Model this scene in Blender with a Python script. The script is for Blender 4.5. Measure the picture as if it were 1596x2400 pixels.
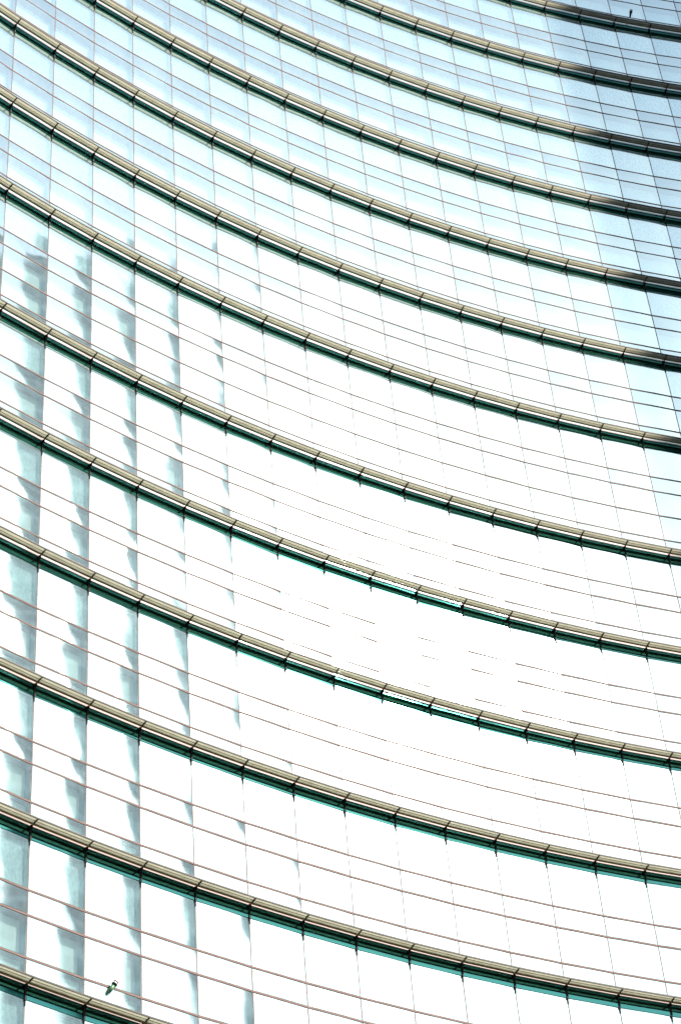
import bpy, math, random
from mathutils import Matrix, Vector

random.seed(7)
scene = bpy.context.scene
for o in list(bpy.data.objects):
    bpy.data.objects.remove(o)

# ------------------------------------------------------------------ camera
R = 54.495          # radius of the concave facade
W = 1.5             # bay width
DT = W / R
STOREY = 4.0699
EXTRA = 1.0441      # one storey is taller by one pane row
T1, T2, T3, T4 = 1.6914, 2.3377, 3.4129, 4.4607
GROUND_Z = -61.2

CAM_ROT = Matrix(((0.75880049, -0.40810843, -0.5076114), (-0.64776258, -0.55423248, -0.52271406), (-0.06801071, 0.72544736, -0.68490924)))
CAM_LOC = Vector((-23.26759, 19.71059, -59.53278))
FOCAL_PX = 5314.735
cam_data = bpy.data.cameras.new("camera")
cam = bpy.data.objects.new("camera", cam_data)
scene.collection.objects.link(cam)
cam.matrix_world = Matrix.Translation(CAM_LOC) @ CAM_ROT.to_4x4()
cam_data.sensor_fit = 'HORIZONTAL'
cam_data.sensor_width = 24.0
cam_data.lens = 24.0 * FOCAL_PX / 1596.0
cam_data.clip_start = 0.1
cam_data.clip_end = 4000
scene.camera = cam

# ------------------------------------------------------------------ sky and sun
SUN_AZ = math.radians(158.4)      # clockwise from +Y
SUN_EL = math.radians(39.3)
world = bpy.data.worlds.new("World")
scene.world = world
world.use_nodes = True
wn = world.node_tree
wn.nodes.clear()
out = wn.nodes.new('ShaderNodeOutputWorld')
bg = wn.nodes.new('ShaderNodeBackground')
sky = wn.nodes.new('ShaderNodeTexSky')
sky.sky_type = 'NISHITA'
sky.sun_disc = False
sky.sun_elevation = SUN_EL
sky.sun_rotation = SUN_AZ
sky.altitude = 100
sky.air_density = 1.0
sky.dust_density = 1.0
sky.ozone_density = 1.0
bg.inputs['Strength'].default_value = 0.055
wn.links.new(sky.outputs[0], bg.inputs['Color'])
wn.links.new(bg.outputs[0], out.inputs['Surface'])

sun_data = bpy.data.lights.new("sun", 'SUN')
sun_data.energy = 5.0
sun_data.angle = math.radians(0.5)
sun_data.color = (1.0, 0.95, 0.87)
sun = bpy.data.objects.new("sun", sun_data)
scene.collection.objects.link(sun)
to_sun = Vector((math.sin(SUN_AZ) * math.cos(SUN_EL), math.cos(SUN_AZ) * math.cos(SUN_EL), math.sin(SUN_EL)))
sun.rotation_euler = to_sun.to_track_quat('Z', 'Y').to_euler()
sun.location = to_sun * 300

scene.view_settings.view_transform = 'Standard'
scene.view_settings.look = 'None'
scene.view_settings.exposure = 1.98
scene.view_settings.gamma = 1.0
scene.view_settings.use_curve_mapping = False

# ------------------------------------------------------------------ materials
def new_mat(name):
    m = bpy.data.materials.new(name)
    m.use_nodes = True
    m.node_tree.nodes.clear()
    return m, m.node_tree

def N(nt, kind, **kw):
    n = nt.nodes.new(kind)
    for k, v in kw.items():
        if k in n.inputs:
            n.inputs[k].default_value = v
        else:
            setattr(n, k, v)
    return n

def mixs(nt, fac, a, b):
    m = nt.nodes.new('ShaderNodeMixShader')
    if isinstance(fac, (int, float)):
        m.inputs[0].default_value = fac
    else:
        nt.links.new(fac, m.inputs[0])
    nt.links.new(a, m.inputs[1])
    nt.links.new(b, m.inputs[2])
    return m.outputs[0]

def wobble(nt, strength, scale=0.6, dist=0.01):
    """bump of slightly rolling glass, different on every pane"""
    tc = N(nt, 'ShaderNodeTexCoord')
    oi = N(nt, 'ShaderNodeObjectInfo')
    geo = N(nt, 'ShaderNodeNewGeometry')
    ml = N(nt, 'ShaderNodeMath', operation='MULTIPLY')
    ml.inputs[1].default_value = 57.0
    nt.links.new(oi.outputs['Random'], ml.inputs[0])
    ad = N(nt, 'ShaderNodeMath', operation='MULTIPLY_ADD')
    nt.links.new(geo.outputs['Random Per Island'], ad.inputs[0])
    ad.inputs[1].default_value = 31.0
    nt.links.new(ml.outputs[0], ad.inputs[2])
    no = N(nt, 'ShaderNodeTexNoise', noise_dimensions='4D')
    no.inputs['Scale'].default_value = scale
    no.inputs['Detail'].default_value = 1.0
    nt.links.new(geo.outputs['Position'], no.inputs['Vector'])
    nt.links.new(ad.outputs[0], no.inputs['W'])
    b = N(nt, 'ShaderNodeBump')
    b.inputs['Strength'].default_value = strength
    b.inputs['Distance'].default_value = dist
    nt.links.new(no.outputs[0], b.inputs['Height'])
    return b.outputs[0], no.outputs[0]

def glass_mat(name, refl, edge, trans, film, film_amt, haze_amt, wob=1.0, refl_tint=(0.93, 0.98, 1.0, 1)):
    m, nt = new_mat(name)
    nrm, nz = wobble(nt, wob, 0.9, 0.012)
    g1 = N(nt, 'ShaderNodeBsdfGlossy', Color=refl_tint, Roughness=0.045)
    g2 = N(nt, 'ShaderNodeBsdfGlossy', Color=refl_tint, Roughness=0.17)
    nt.links.new(nrm, g1.inputs['Normal'])
    nt.links.new(nrm, g2.inputs['Normal'])
    gl = mixs(nt, haze_amt, g1.outputs[0], g2.outputs[0])
    tr = N(nt, 'ShaderNodeBsdfTransparent', Color=trans)
    df = N(nt, 'ShaderNodeBsdfDiffuse', Color=film)
    # fine streaky dirt film
    geo = N(nt, 'ShaderNodeNewGeometry')
    mp = N(nt, 'ShaderNodeMapping')
    mp.inputs['Scale'].default_value = (5, 5, 1.4)
    nt.links.new(geo.outputs['Position'], mp.inputs['Vector'])
    dn = N(nt, 'ShaderNodeTexNoise')
    dn.inputs['Scale'].default_value = 1.6
    dn.inputs['Detail'].default_value = 6
    dn.inputs['Roughness'].default_value = 0.7
    nt.links.new(mp.outputs[0], dn.inputs['Vector'])
    mr = N(nt, 'ShaderNodeMapRange')
    mr.inputs['From Min'].default_value = 0.3
    mr.inputs['From Max'].default_value = 0.75
    mr.inputs['To Min'].default_value = film_amt * 0.65
    mr.inputs['To Max'].default_value = film_amt * 1.35
    nt.links.new(dn.outputs[0], mr.inputs['Value'])
    body = mixs(nt, mr.outputs[0], tr.outputs[0], df.outputs[0])
    lw = N(nt, 'ShaderNodeFresnel')
    lw.inputs['IOR'].default_value = 1.6
    mf = N(nt, 'ShaderNodeMapRange')
    mf.inputs['From Min'].default_value = 0.04
    mf.inputs['From Max'].default_value = 0.5
    mf.inputs['To Min'].default_value = refl
    mf.inputs['To Max'].default_value = edge
    nt.links.new(lw.outputs[0], mf.inputs['Value'])
    o = N(nt, 'ShaderNodeOutputMaterial')
    nt.links.new(mixs(nt, mf.outputs[0], body, gl), o.inputs['Surface'])
    return m

def simple_mat(name, col, rough=0.6, metal=0.0, noise=0.25, scale=8.0, spec=0.4, stretch=(1, 1, 1), fine=0.0):
    m, nt = new_mat(name)
    p = N(nt, 'ShaderNodeBsdfPrincipled')
    p.inputs['Roughness'].default_value = rough
    p.inputs['Metallic'].default_value = metal
    p.inputs['Specular IOR Level'].default_value = spec
    geo = N(nt, 'ShaderNodeNewGeometry')
    mp = N(nt, 'ShaderNodeMapping')
    mp.inputs['Scale'].default_value = stretch
    nt.links.new(geo.outputs['Position'], mp.inputs['Vector'])
    no = N(nt, 'ShaderNodeTexNoise')
    no.inputs['Scale'].default_value = scale
    no.inputs['Detail'].default_value = 5
    no.inputs['Roughness'].default_value = 0.65
    nt.links.new(mp.outputs[0], no.inputs['Vector'])
    cr = N(nt, 'ShaderNodeValToRGB')
    cr.color_ramp.elements[0].position = 0.3
    cr.color_ramp.elements[1].position = 0.7
    cr.color_ramp.elements[0].color = tuple(c * (1 - noise) for c in col) + (1,)
    cr.color_ramp.elements[1].color = tuple(min(1, c * (1 + noise)) for c in col) + (1,)
    nt.links.new(no.outputs[0], cr.inputs[0])
    nt.links.new(cr.outputs[0], p.inputs['Base Color'])
    o = N(nt, 'ShaderNodeOutputMaterial')
    nt.links.new(p.outputs[0], o.inputs['Surface'])
    return m

def blade_mat():
    m, nt = new_mat("bronze_frosted_glass")
    geo = N(nt, 'ShaderNodeNewGeometry')
    no = N(nt, 'ShaderNodeTexNoise')
    no.inputs['Scale'].default_value = 3.0
    no.inputs['Detail'].default_value = 7
    no.inputs['Roughness'].default_value = 0.7
    nt.links.new(geo.outputs['Position'], no.inputs['Vector'])
    cr = N(nt, 'ShaderNodeValToRGB')
    cr.color_ramp.elements[0].position = 0.3
    cr.color_ramp.elements[1].position = 0.7
    cr.color_ramp.elements[0].color = (0.38, 0.360, 0.31, 1)
    cr.color_ramp.elements[1].color = (0.44, 0.42, 0.365, 1)
    nt.links.new(no.outputs[0], cr.inputs[0])
    t = N(nt, 'ShaderNodeBsdfTranslucent')
    nt.links.new(cr.outputs[0], t.inputs['Color'])
    d = N(nt, 'ShaderNodeBsdfDiffuse', Color=(0.05, 0.05, 0.04, 1))
    tr = N(nt, 'ShaderNodeBsdfTransparent', Color=(0.25, 0.23, 0.18, 1))
    a = mixs(nt, 0.10, t.outputs[0], d.outputs[0])
    a = mixs(nt, 0.06, a, tr.outputs[0])
    o = N(nt, 'ShaderNodeOutputMaterial')
    nt.links.new(a, o.inputs['Surface'])
    return m

M_PANE = glass_mat("mirror_glass", 0.49, 0.85, (0.92, 0.99, 0.98, 1), (0.66, 0.78, 0.82, 1), 0.11, 0.007, 0.45, (0.73, 0.99, 1.0, 1))
M_FASCIA = glass_mat("green_glass", 0.50, 0.75, (0.02, 0.20, 0.15, 1), (0.01, 0.05, 0.04, 1), 0.2, 0.015, 0.4,
                     refl_tint=(0.07, 0.31, 0.285, 1))
M_BLADE = blade_mat()
def clear_mat(name, col):
    m, nt = new_mat(name)
    t = N(nt, 'ShaderNodeBsdfTransparent', Color=col)
    o = N(nt, 'ShaderNodeOutputMaterial')
    nt.links.new(t.outputs[0], o.inputs['Surface'])
    return m
M_CLEAR = clear_mat("clear_inner_face", (0.90, 0.98, 0.96, 1))
M_CLEARG = clear_mat("green_inner_face", (0.15, 0.5, 0.4, 1))
M_FRAME = simple_mat("bronze_aluminium", (0.13, 0.086, 0.076), 0.7, 0.0, 0.12, 4, spec=0.06)
M_MULL = simple_mat("pale_mullion_cap", (0.12, 0.09, 0.082), 0.7, 0.0, 0.12, 4, spec=0.06)
M_EDGE = simple_mat("dark_bronze_edge", (0.012, 0.010, 0.008), 0.6, 0.0, 0.2, 6, spec=0.2)
M_RIB = simple_mat("brown_bronze_rib", (0.105, 0.075, 0.030), 0.5, 0.0, 0.2, 6, spec=0.3)
M_RAIL = simple_mat("polished_rail", (0.10, 0.06, 0.05), 0.5, 0.2, 0.1, 6)
M_BLACK = simple_mat("black_steel", (0.007, 0.007, 0.007), 0.7, 0.0, 0.2, 9, spec=0.1)
M_GASKET = simple_mat("dark_gasket", (0.028, 0.012, 0.012), 0.7, 0.0, 0.2, 9, spec=0.2)
M_BLIND = simple_mat("pale_blind", (0.93, 0.96, 0.94), 0.8, 0, 0.06, 2.0, stretch=(1, 1, 0.4))
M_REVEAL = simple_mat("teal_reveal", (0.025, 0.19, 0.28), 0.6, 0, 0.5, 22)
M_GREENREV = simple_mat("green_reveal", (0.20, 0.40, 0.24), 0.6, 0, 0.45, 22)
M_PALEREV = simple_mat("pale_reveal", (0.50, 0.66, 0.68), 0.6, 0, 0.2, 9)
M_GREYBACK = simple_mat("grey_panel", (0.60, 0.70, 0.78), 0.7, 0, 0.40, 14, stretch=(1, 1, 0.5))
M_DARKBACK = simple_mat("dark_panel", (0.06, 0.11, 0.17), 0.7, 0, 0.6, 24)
M_INNER = simple_mat("inner_wall", (0.10, 0.11, 0.11), 0.9)
M_GROUND = simple_mat("paving", (0.05, 0.05, 0.048), 0.85, 0, 0.2, 0.5)
M_TOWERWALL = simple_mat("neighbour_cladding", (0.66, 0.70, 0.71), 0.9, 0, 0.3, 0.8, spec=0.05)
M_TOWERGLASS = simple_mat("neighbour_glass", (0.26, 0.34, 0.37), 0.6, 0.0, 0.3, 0.8, spec=0.05)
M_GREEN = simple_mat("green_housing", (0.035, 0.10, 0.045), 0.5, 0, 0.15, 30)
M_RED = simple_mat("red_ring", (0.35, 0.02, 0.02), 0.4, 0, 0.1, 30)
M_WHITE = simple_mat("white_cap", (0.75, 0.75, 0.74), 0.4, 0, 0.05, 30)
M_LENS = simple_mat("grey_lens", (0.30, 0.33, 0.35), 0.15, 0, 0.1, 30, spec=0.8)

# ------------------------------------------------------------------ mesh helpers
class MB:
    def __init__(self):
        self.v, self.f, self.mi = [], [], []
    def add(self, vs, fs, mi=0, M=None):
        b = len(self.v)
        for p in vs:
            p = Vector(p)
            self.v.append(tuple(M @ p) if M else tuple(p))
        for f in fs:
            self.f.append(tuple(b + k for k in f))
            self.mi.append(mi)
    def box(self, x0, x1, y0, y1, z0, z1, mi=0, M=None):
        vs = [(x0, y0, z0), (x1, y0, z0), (x1, y1, z0), (x0, y1, z0),
              (x0, y0, z1), (x1, y0, z1), (x1, y1, z1), (x0, y1, z1)]
        fs = [(0, 3, 2, 1), (4, 5, 6, 7), (0, 1, 5, 4), (1, 2, 6, 5), (2, 3, 7, 6), (3, 0, 4, 7)]
        self.add(vs, fs, mi, M)
    def prism(self, prof, x0, x1, mi=0, M=None):
        """closed profile of (y, z) points swept along x"""
        n = len(prof)
        vs = [(x0, y, z) for y, z in prof] + [(x1, y, z) for y, z in prof]
        fs = [tuple(range(n)), tuple(range(2 * n - 1, n - 1, -1))]
        for k in range(n):
            j = (k + 1) % n
            fs.append((k, k + n, j + n, j))
        self.add(vs, fs, mi, M)
    def tube(self, a, b, r0, r1=None, n=10, mi=0, M=None, cap=True):
        r1 = r0 if r1 is None else r1
        a, b = Vector(a), Vector(b)
        d = (b - a).normalized()
        u = d.orthogonal().normalized()
        w = d.cross(u)
        vs = []
        for c, r in ((a, r0), (b, r1)):
            for k in range(n):
                t = 2 * math.pi * k / n
                vs.append(c + u * (r * math.cos(t)) + w * (r * math.sin(t)))
        fs = [(k, (k + 1) % n, n + (k + 1) % n, n + k) for k in range(n)]
        if cap:
            fs += [tuple(range(n - 1, -1, -1)), tuple(range(n, 2 * n))]
        self.add(vs, fs, mi, M)
    def join(self, other, M):
        b = len(self.v)
        self.v += [tuple(M @ Vector(p)) for p in other.v]
        self.f += [tuple(b + k for k in f) for f in other.f]
        self.mi += other.mi
    def mesh(self, name, mats):
        me = bpy.data.meshes.new(name)
        me.from_pydata(self.v, [], self.f)
        for m in (mats if isinstance(mats, (list, tuple)) else [mats]):
            me.materials.append(m)
        me.polygons.foreach_set('material_index', self.mi)
        me.update()
        return me

C = scene.collection
def link(name, data, parent=None, M=None, kind=None):
    o = bpy.data.objects.new(name, data)
    C.objects.link(o)
    if parent:
        o.parent = parent
    if M is not None:
        o.matrix_world = M
        o.matrix_local = M if parent is None else parent.matrix_world.inverted() @ M
    if kind:
        o['kind'] = kind
    return o

def band_z(b):
    return -STOREY * b - (EXTRA if b >= 3 else 0.0)
CHORD_R = R * math.cos(DT / 2)
def bay_matrix(i, z):                 # bay i lies between mullions i and i+1
    t = (i + 0.5) * DT
    return Matrix.Translation((CHORD_R * math.sin(t), CHORD_R * math.cos(t), z)) @ Matrix.Rotation(-t, 4, 'Z')
def mull_matrix(i, z):
    t = i * DT
    return Matrix.Translation((R * math.sin(t), R * math.cos(t), z)) @ Matrix.Rotation(-t, 4, 'Z')
cam_inv = cam.matrix_world.inverted()
def pix(P):
    q = cam_inv @ Vector(P)
    if q.z > -0.1:
        return (-9e9, -9e9)
    return (798 + FOCAL_PX * q.x / -q.z, 1200 - FOCAL_PX * q.y / -q.z)
def seen(i, z0, z1, m=25):
    pts = [pix(mull_matrix(k, z) @ Vector((0, 0, 0))) for k in (i, i + 1) for z in (z0, z1)]
    xs, ys = [p[0] for p in pts], [p[1] for p in pts]
    return max(xs) > -m and min(xs) < 1596 + m and max(ys) > -m and min(ys) < 2400 + m

# ------------------------------------------------------------------ ground
g = MB()
g.box(-1500, 1500, -1500, 1500, GROUND_Z - 0.5, GROUND_Z)
o = link('ground', g.mesh('ground', M_GROUND), kind='structure')

# ------------------------------------------------------------------ the curved tower
tower = bpy.data.objects.new('glass_tower', None)
C.objects.link(tower)
tower.location = (R * math.sin(8 * DT), R * math.cos(8 * DT), GROUND_Z)
tower['label'] = 'concave mirror glass office tower with curved bronze sunshades at every floor'
tower['category'] = 'building'
bpy.context.view_layer.update()

B0, B1 = -10, 13          # bands built
I0, I1 = -16, 32          # bays built
G_ = 0.038                # half height of a transom zone
HX = 0.75 - 0.017         # half width of a pane
TH = 0.022

def pane_mb(z0, z1, h=0.006, skew=0.0):
    """glazed unit whose outer face bulges by a few millimetres like real sealed units"""
    m = MB()
    nx, nz = 8, 4
    bz = 0.003
    vs, fs = [], []
    for a in range(nz + 1):
        for c in range(nx + 1):
            u, v = 2 * c / nx - 1, 2 * a / nz - 1
            vs.append((HX * u, -(h * (1 - u * u) * (1 + skew * v + 0.5 * skew * u) * 0.8 + bz * (1 - v * v) * 0.5) * 1.0 + 0.004, z0 + (z1 - z0) * a / nz))
    for a in range(nz):
        for c in range(nx):
            k = a * (nx + 1) + c
            fs.append((k, k + 1, k + nx + 2, k + nx + 1))
    m.add(vs, fs)
    b = len(vs)
    rim = [c for c in range(nx + 1)] + [a * (nx + 1) + nx for a in range(1, nz + 1)] + \
          [nz * (nx + 1) + c for c in range(nx - 1, -1, -1)] + [a * (nx + 1) for a in range(nz - 1, 0, -1)]
    bk = [(vs[k][0], TH, vs[k][2]) for k in rim]
    n = len(rim)
    m.v += bk + [vs[k] for k in rim]          # the rim has its own points, so the front keeps clean normals
    for k in range(n):
        j = (k + 1) % n
        m.f.append((b + n + j, b + n + k, b + k, b + j)); m.mi.append(0)
    m.f.append(tuple(b + k for k in range(n - 1, -1, -1))); m.mi.append(1)
    return m
def smooth_front(me, nf=32):
    n = len(me.polygons)
    per = 32 + 24 + 1
    for p in me.polygons:
        p.use_smooth = (p.index % per) < 32
rows = {'upper_pane': (-T1 + G_, -0.375), 'spandrel_pane': (-T2 + G_, -T1 - G_),
        'window_pane': (-T3 + G_, -T2 - G_), 'lower_pane': (-STOREY + 0.012, -T3 - G_)}
tall = {'window_pane': (-T4 + G_, -T3 - G_), 'lower_pane': (-STOREY - EXTRA + 0.012, -T4 - G_)}

def recess_mb(z0, z1, depth, back, rev, inset=0.0):
    """box behind a pane, open towards the glass; slots: 0 reveal, 1 back"""
    m = MB()
    x0, x1 = -HX - 0.005, HX + 0.005
    z0, z1 = z0 - 0.02, z1 + 0.02
    y0, y1 = TH + 0.03, TH + depth
    t = 0.01
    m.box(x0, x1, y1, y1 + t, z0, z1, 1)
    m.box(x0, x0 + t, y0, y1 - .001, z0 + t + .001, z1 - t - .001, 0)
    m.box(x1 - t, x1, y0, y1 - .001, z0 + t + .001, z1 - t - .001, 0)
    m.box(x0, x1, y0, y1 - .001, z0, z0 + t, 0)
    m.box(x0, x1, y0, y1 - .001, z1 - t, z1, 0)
    return m
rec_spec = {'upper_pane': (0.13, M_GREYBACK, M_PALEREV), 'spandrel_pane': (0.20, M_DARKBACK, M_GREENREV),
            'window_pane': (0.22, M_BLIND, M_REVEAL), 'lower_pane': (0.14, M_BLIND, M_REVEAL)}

pane_proto, rec_proto = {}, {}
def protos(tag, table):
    for k, (z0, z1) in table.items():
        mbs = [pane_mb(z0, z1, h, sk) for h, sk in ((0.0065, 0), (0.007, 0.5), (0.005, -0.6), (0.004, 0.3), (0.0085, -0.35), (0.0055, 0.9))]
        d, bm_, rm = rec_spec[k]
        rb = recess_mb(z0, z1, d, bm_, rm)
        pane_proto[(tag, k)] = [(q, q.mesh(k, [M_PANE, M_CLEAR])) for q in mbs]
        for q, me_ in pane_proto[(tag, k)]:
            smooth_front(me_)
        rec_proto[(tag, k)] = (rb, rb.mesh('window_recess', [rm, bm_]))
protos('n', rows)
protos('t', tall)

far_panes, far_rec = MB(), {}
counts = {}
def place_pane(tag, kind, i, zb):
    z0, z1 = (rows if tag == 'n' else tall)[kind]
    rb, rme = rec_proto[(tag, kind)]
    # every glazed unit is set a hair out of true
    rj = random.Random(i * 7919 + round(zb * 10) * 31 + round(z0 * 100))
    mb, me = rj.choice(pane_proto[(tag, kind)])
    J = Matrix.Translation((0, 0, (z0 + z1) / 2)) @ Matrix.Rotation(math.radians(rj.gauss(0, 0.10)), 4, 'X') @ \
        Matrix.Rotation(math.radians(rj.gauss(0, 0.10)), 4, 'Z') @ Matrix.Translation((0, 0, -(z0 + z1) / 2))
    Mx = bay_matrix(i, zb)
    if seen(i, zb + z0, zb + z1):
        p = link(kind, me, tower, Mx @ J)
        counts[kind] = counts.get(kind, 0) + 1
        if i < 6:
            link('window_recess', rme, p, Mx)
            counts['window_recess'] = counts.get('window_recess', 0) + 1
            return
    else:
        far_panes.join(mb, Mx @ J)
    far_rec.setdefault(kind, MB()).join(rb, Mx)

fas = MB()
fas.box(-HX, HX, -0.012, TH - 0.012, -0.362, -0.018)
fas_me = fas.mesh('fascia_pane', M_FASCIA)
fas_back = MB()
fas_back.box(-0.75, 0.75, TH + 0.05, TH + 0.07, -0.385, 0.0)

# blade: gently arched translucent sheet between wall side rib and outer edge
prof = [(0.150, -0.018), (0.185, 0.000), (0.235, 0.012), (0.285, 0.013), (0.322, 0.006)]
t = 0.010
bl = MB()
pp = [(-r, z) for r, z in prof] + [(-r, z + t) for r, z in reversed(prof)]
bl.prism(pp, -HX + 0.004, HX - 0.004)
blade_me = bl.mesh('sunshade_blade', M_BLADE)

# bracket at a mullion, with a shadow tail below it
br = MB()
arm = [(0.0, -0.050), (0.05, -0.046), (0.12, -0.034), (0.20, -0.008), (0.28, 0.000), (0.345, -0.010)]
ap = [(-r, z) for r, z in arm] + [(-r, z + 0.034) for r, z in reversed(arm)]
br.prism(ap, -0.016, 0.016)
br.box(-0.020, 0.020, -0.040, -0.0005, -0.400, -0.051)
br.box(-0.034, 0.034, -0.062, -0.0405, -0.085, -0.012)
br.box(-0.012, 0.012, -0.022, -0.0005, -0.520, -0.401)  # dark tail modelled in place of the arm's shadow down the mullion
bracket_me = br.mesh('bracket', M_BLACK)

far_fas, far_blade, far_br = MB(), MB(), MB()
XS = 0.75
def shade_mesh(b):
    """the continuous rails and edges of one storey's sunshade"""
    m = MB()
    for i in range(I0, I1):
        Mx = bay_matrix(i, 0)
        sc = lambda r: 0.75 * (1 - r / R) - 0.0005
        m.box(-sc(.33), sc(.33), -0.347, -0.323, -0.016, 0.022, 0, Mx)     # outer edge
        m.box(-sc(.33), sc(.33), -0.3445, -0.328, 0.0225, 0.0280, 2, Mx)   # lit top of the edge, put in as a lighter strip
        m.box(-sc(.14), sc(.14), -0.149, -0.138, -0.064, 0.016, 3, Mx)     # inner rib
        m.box(-sc(.14), sc(.14), -0.1375, -0.102, -0.020, 0.010, 3, Mx)
        m.box(-sc(.22), sc(.22), -0.222, -0.214, -0.004, 0.0115, 3, Mx)    # purlin under the blade
        m.box(-sc(.065), sc(.065), -0.072, -0.062, -0.016, 0.000, 1, Mx)   # thin middle rails
        m.box(-sc(.04), sc(.04), -0.044, -0.036, -0.016, 0.000, 1, Mx)
        m.box(-sc(.01), sc(.01), -0.022, -0.001, -0.0155, 0.008, 0, Mx)    # wall rail
    return m.mesh('sunshade', [M_EDGE, M_RAIL, M_FRAME, M_RIB])
SHADE = shade_mesh(0)
for b in range(B0, B1):
    zb = band_z(b)
    vis = any(seen(i, zb - 0.45, zb + 0.5) for i in range(I0, I1))
    sh = link('sunshade', SHADE, tower, Matrix.Translation((0, 0, zb)))
    for i in range(I0, I1):
        Mx = bay_matrix(i, zb)
        near = seen(i, zb - 0.4, zb + 0.4)
        if near:
            link('sunshade_blade', blade_me, sh, Mx)
            link('fascia_pane', fas_me, sh, Mx)
            counts['blade'] = counts.get('blade', 0) + 1
        else:
            far_blade.join(bl, Mx)
            far_fas.join(fas, Mx)
        Mm = mull_matrix(i, zb)
        if near:
            link('bracket', bracket_me, sh, Mm)
        else:
            far_br.join(br, Mm)
        is_tall = (b == 2)
        for k in rows:
            if is_tall and k == 'lower_pane':
                place_pane('t', k, i, zb)
            else:
                place_pane('n', k, i, zb)
        if is_tall:
            place_pane('t', 'window_pane', i, zb)

op_me = far_panes.mesh('outer_panes', [M_PANE, M_CLEAR])
smooth_front(op_me)
link('outer_panes', op_me, tower, Matrix.Identity(4), 'stuff')
link('outer_fascia_panes', far_fas.mesh('outer_fascia_panes', M_FASCIA), tower, Matrix.Identity(4), 'stuff')
link('outer_sunshade_blades', far_blade.mesh('outer_sunshade_blades', M_BLADE), tower, Matrix.Identity(4), 'stuff')
link('outer_brackets', far_br.mesh('outer_brackets', M_BLACK), tower, Matrix.Identity(4), 'stuff')
for k, mb in far_rec.items():
    d, bm_, rm = rec_spec[k]
    link('window_recesses', mb.mesh('window_recesses', [rm, bm_]), tower, Matrix.Identity(4), 'stuff')

# transoms: a pair of slim bronze caps with a recessed joint, one ring per level
def ring_mesh():
    m = MB()
    for i in range(I0, I1):
        Mx = bay_matrix(i, 0)
        s = 0.749
        m.box(-s, s, -0.010, 0.30, 0.0015, 0.0195, 0, Mx)
        m.box(-s, s, -0.007, 0.30, -0.0195, -0.0015, 0, Mx)
        m.box(-s, s, 0.004, 0.30, -0.0013, 0.0013, 1, Mx)
        m.box(-s, s, 0.006, 0.30, 0.0197, 0.0378, 1, Mx)
        m.box(-s, s, 0.006, 0.30, -0.0378, -0.0197, 1, Mx)
    return m.mesh('transom', [M_FRAME, M_GASKET])
TR = ring_mesh()
for b in range(B0, B1):
    zb = band_z(b)
    for k in (T1, T2, T3) + ((T4,) if b == 2 else ()):
        link('transom', TR, tower, Matrix.Translation((0, 0, zb - k)))
# mullions: one slim strip up the whole height at each bay line
zt, zl = band_z(B0), band_z(B1)
mm = MB()
mm.box(-0.0090, 0.0090, 0.002, 0.30, zl, zt, 0)
mm.box(-0.0168, -0.0092, 0.006, 0.30, zl, zt, 1)
mm.box(0.0092, 0.0168, 0.006, 0.30, zl, zt, 1)
MU = mm.mesh('mullion', [M_MULL, M_GASKET])
for i in range(I0, I1 + 1):
    link('mullion', MU, tower, mull_matrix(i, 0))
# wall behind the panes
wb = MB()
for i in range(I0, I1):
    wb.box(-0.7595, 0.7595, 0.42, 0.60, zl - 2, zt + 2, 0, bay_matrix(i, 0))
for b in range(B0, B1):
    for i in range(I0, I1):
        wb.join(fas_back, bay_matrix(i, band_z(b)))
link('inner_wall', wb.mesh('inner_wall', M_INNER), tower, Matrix.Identity(4))

# ------------------------------------------------------------------ neighbouring tower (mirrored in the panes and shading the right)
nt_root = bpy.data.objects.new('neighbouring_tower', None)
C.objects.link(nt_root)
NC = Vector((45.4, -11.8, GROUND_Z))
nt_root.location = NC
ang = math.radians(32)
nt_root.rotation_euler = (0, 0, ang)
nt_root['label'] = 'dark neighbouring tower outside the frame, mirrored in the left panes and shading the right end'
nt_root['category'] = 'building'
bpy.context.view_layer.update()
NTOP = 148.0
def nt_part(name, mb, mats, kind=None):
    o = bpy.data.objects.new(name, mb.mesh(name, mats))
    C.objects.link(o); o.parent = nt_root
    if kind: o['kind'] = kind
    return o
m = MB(); m.box(0, 40, -34, 0, 0, NTOP); nt_part('tower_body', m, M_TOWERWALL)
m = MB()
for k in range(int(NTOP / 4)):
    m.box(0.5, 39.5, 0.01, 0.10, k * 4 + 1.1, k * 4 + 3.7)
    m.box(-0.10, -0.01, -33.5, -0.5, k * 4 + 1.1, k * 4 + 3.7)
nt_part('window_band', m, M_TOWERGLASS)
m = MB()
for k in range(1, 27):
    m.box(k * 1.5 - 0.04, k * 1.5 + 0.04, 0.101, 0.25, 0, NTOP - 1)
nt_part('tower_fin', m, M_TOWERWALL, 'stuff')

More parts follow.
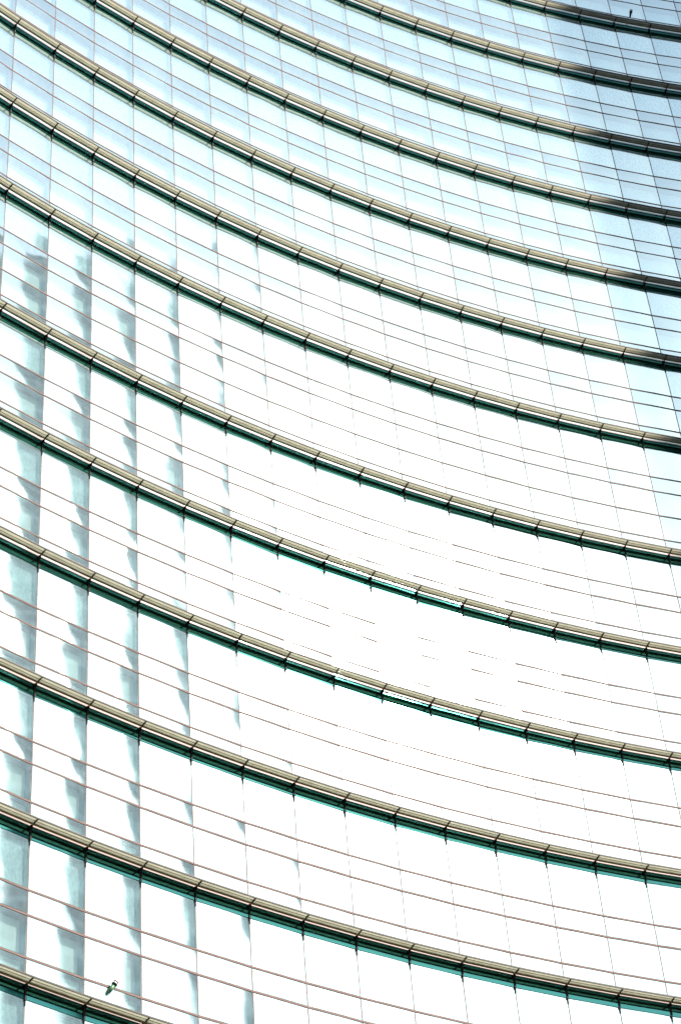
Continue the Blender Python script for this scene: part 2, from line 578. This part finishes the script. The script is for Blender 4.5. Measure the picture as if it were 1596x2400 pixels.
# ------------------------------------------------------------------ small fittings
def wall_point(u, v, r=0.0):
    d = CAM_ROT @ Vector(((u - 798) / FOCAL_PX, -(v - 1200) / FOCAL_PX, -1))
    a = d.x ** 2 + d.y ** 2
    b_ = 2 * (CAM_LOC.x * d.x + CAM_LOC.y * d.y)
    c_ = CAM_LOC.x ** 2 + CAM_LOC.y ** 2 - (R - r) ** 2
    s = (-b_ + math.sqrt(b_ * b_ - 4 * a * c_)) / (2 * a)
    return CAM_LOC + d * s

def fitting(name, label, cat, foot, head, r, body, ring1, ring2, lens, wire):
    root = bpy.data.objects.new(name, None)
    C.objects.link(root)
    root.location = foot
    root['label'] = label
    root['category'] = cat
    ax = head - foot
    L = ax.length
    d = ax / L
    def part(nm, mb, mat):
        o = bpy.data.objects.new(nm, mb.mesh(nm, mat)); C.objects.link(o); o.parent = root
        for p in o.data.polygons: p.use_smooth = len(p.vertices) == 4
    m = MB(); m.tube(d * 0.0, d * L * .62, r * .62, r * .9, 16); part('housing', m, body)
    m = MB(); m.tube(d * L * .62, d * L * .70, r * 1.15, r * 1.15, 16); part('clamp_ring', m, ring1)
    m = MB(); m.tube(d * L * .70, d * L * .84, r * .95, r * .95, 16); part('cap', m, M_WHITE if lens is None else lens)
    m = MB(); m.tube(d * L * .84, d * L * .88, r * 1.12, r * 1.12, 16); part('front_ring', m, ring2)
    m = MB(); m.tube(d * L * .88, d * L, r * .9, r * .45, 16); part('dome', m, M_WHITE if lens is None else lens)
    side = CAM_ROT @ Vector((1, 0, 0))
    m = MB()
    a, b_, c_ = d * L * .45 + side * r * .8, d * L * .25 + side * r * 1.6, side * r * 2.2 + d * L * 0.02
    m.tube(a, b_, r * .07, n=6); m.tube(b_, c_, r * .07, n=6)
    part('cable', m, M_BLACK)
    return root
zz = band_z(-4)
fitting('spotlight', 'small dark spotlight standing on the topmost sunshade near the upper right corner', 'lamp',
        wall_point(1476.5, 38, 0.2), wall_point(1479.5, 21, 0.24), 0.055, M_BLACK, M_BLACK, M_BLACK, M_LENS, True)
fitting('warning_lamp', 'green lamp with red and white head clamped to a transom at the lower left', 'lamp',
        wall_point(254.5, 2328, 0.05), wall_point(275, 2299, 0.16), 0.058, M_GREEN, M_BLACK, M_RED, None, True)
print('COUNTS', counts)
scene.render.engine = 'CYCLES'
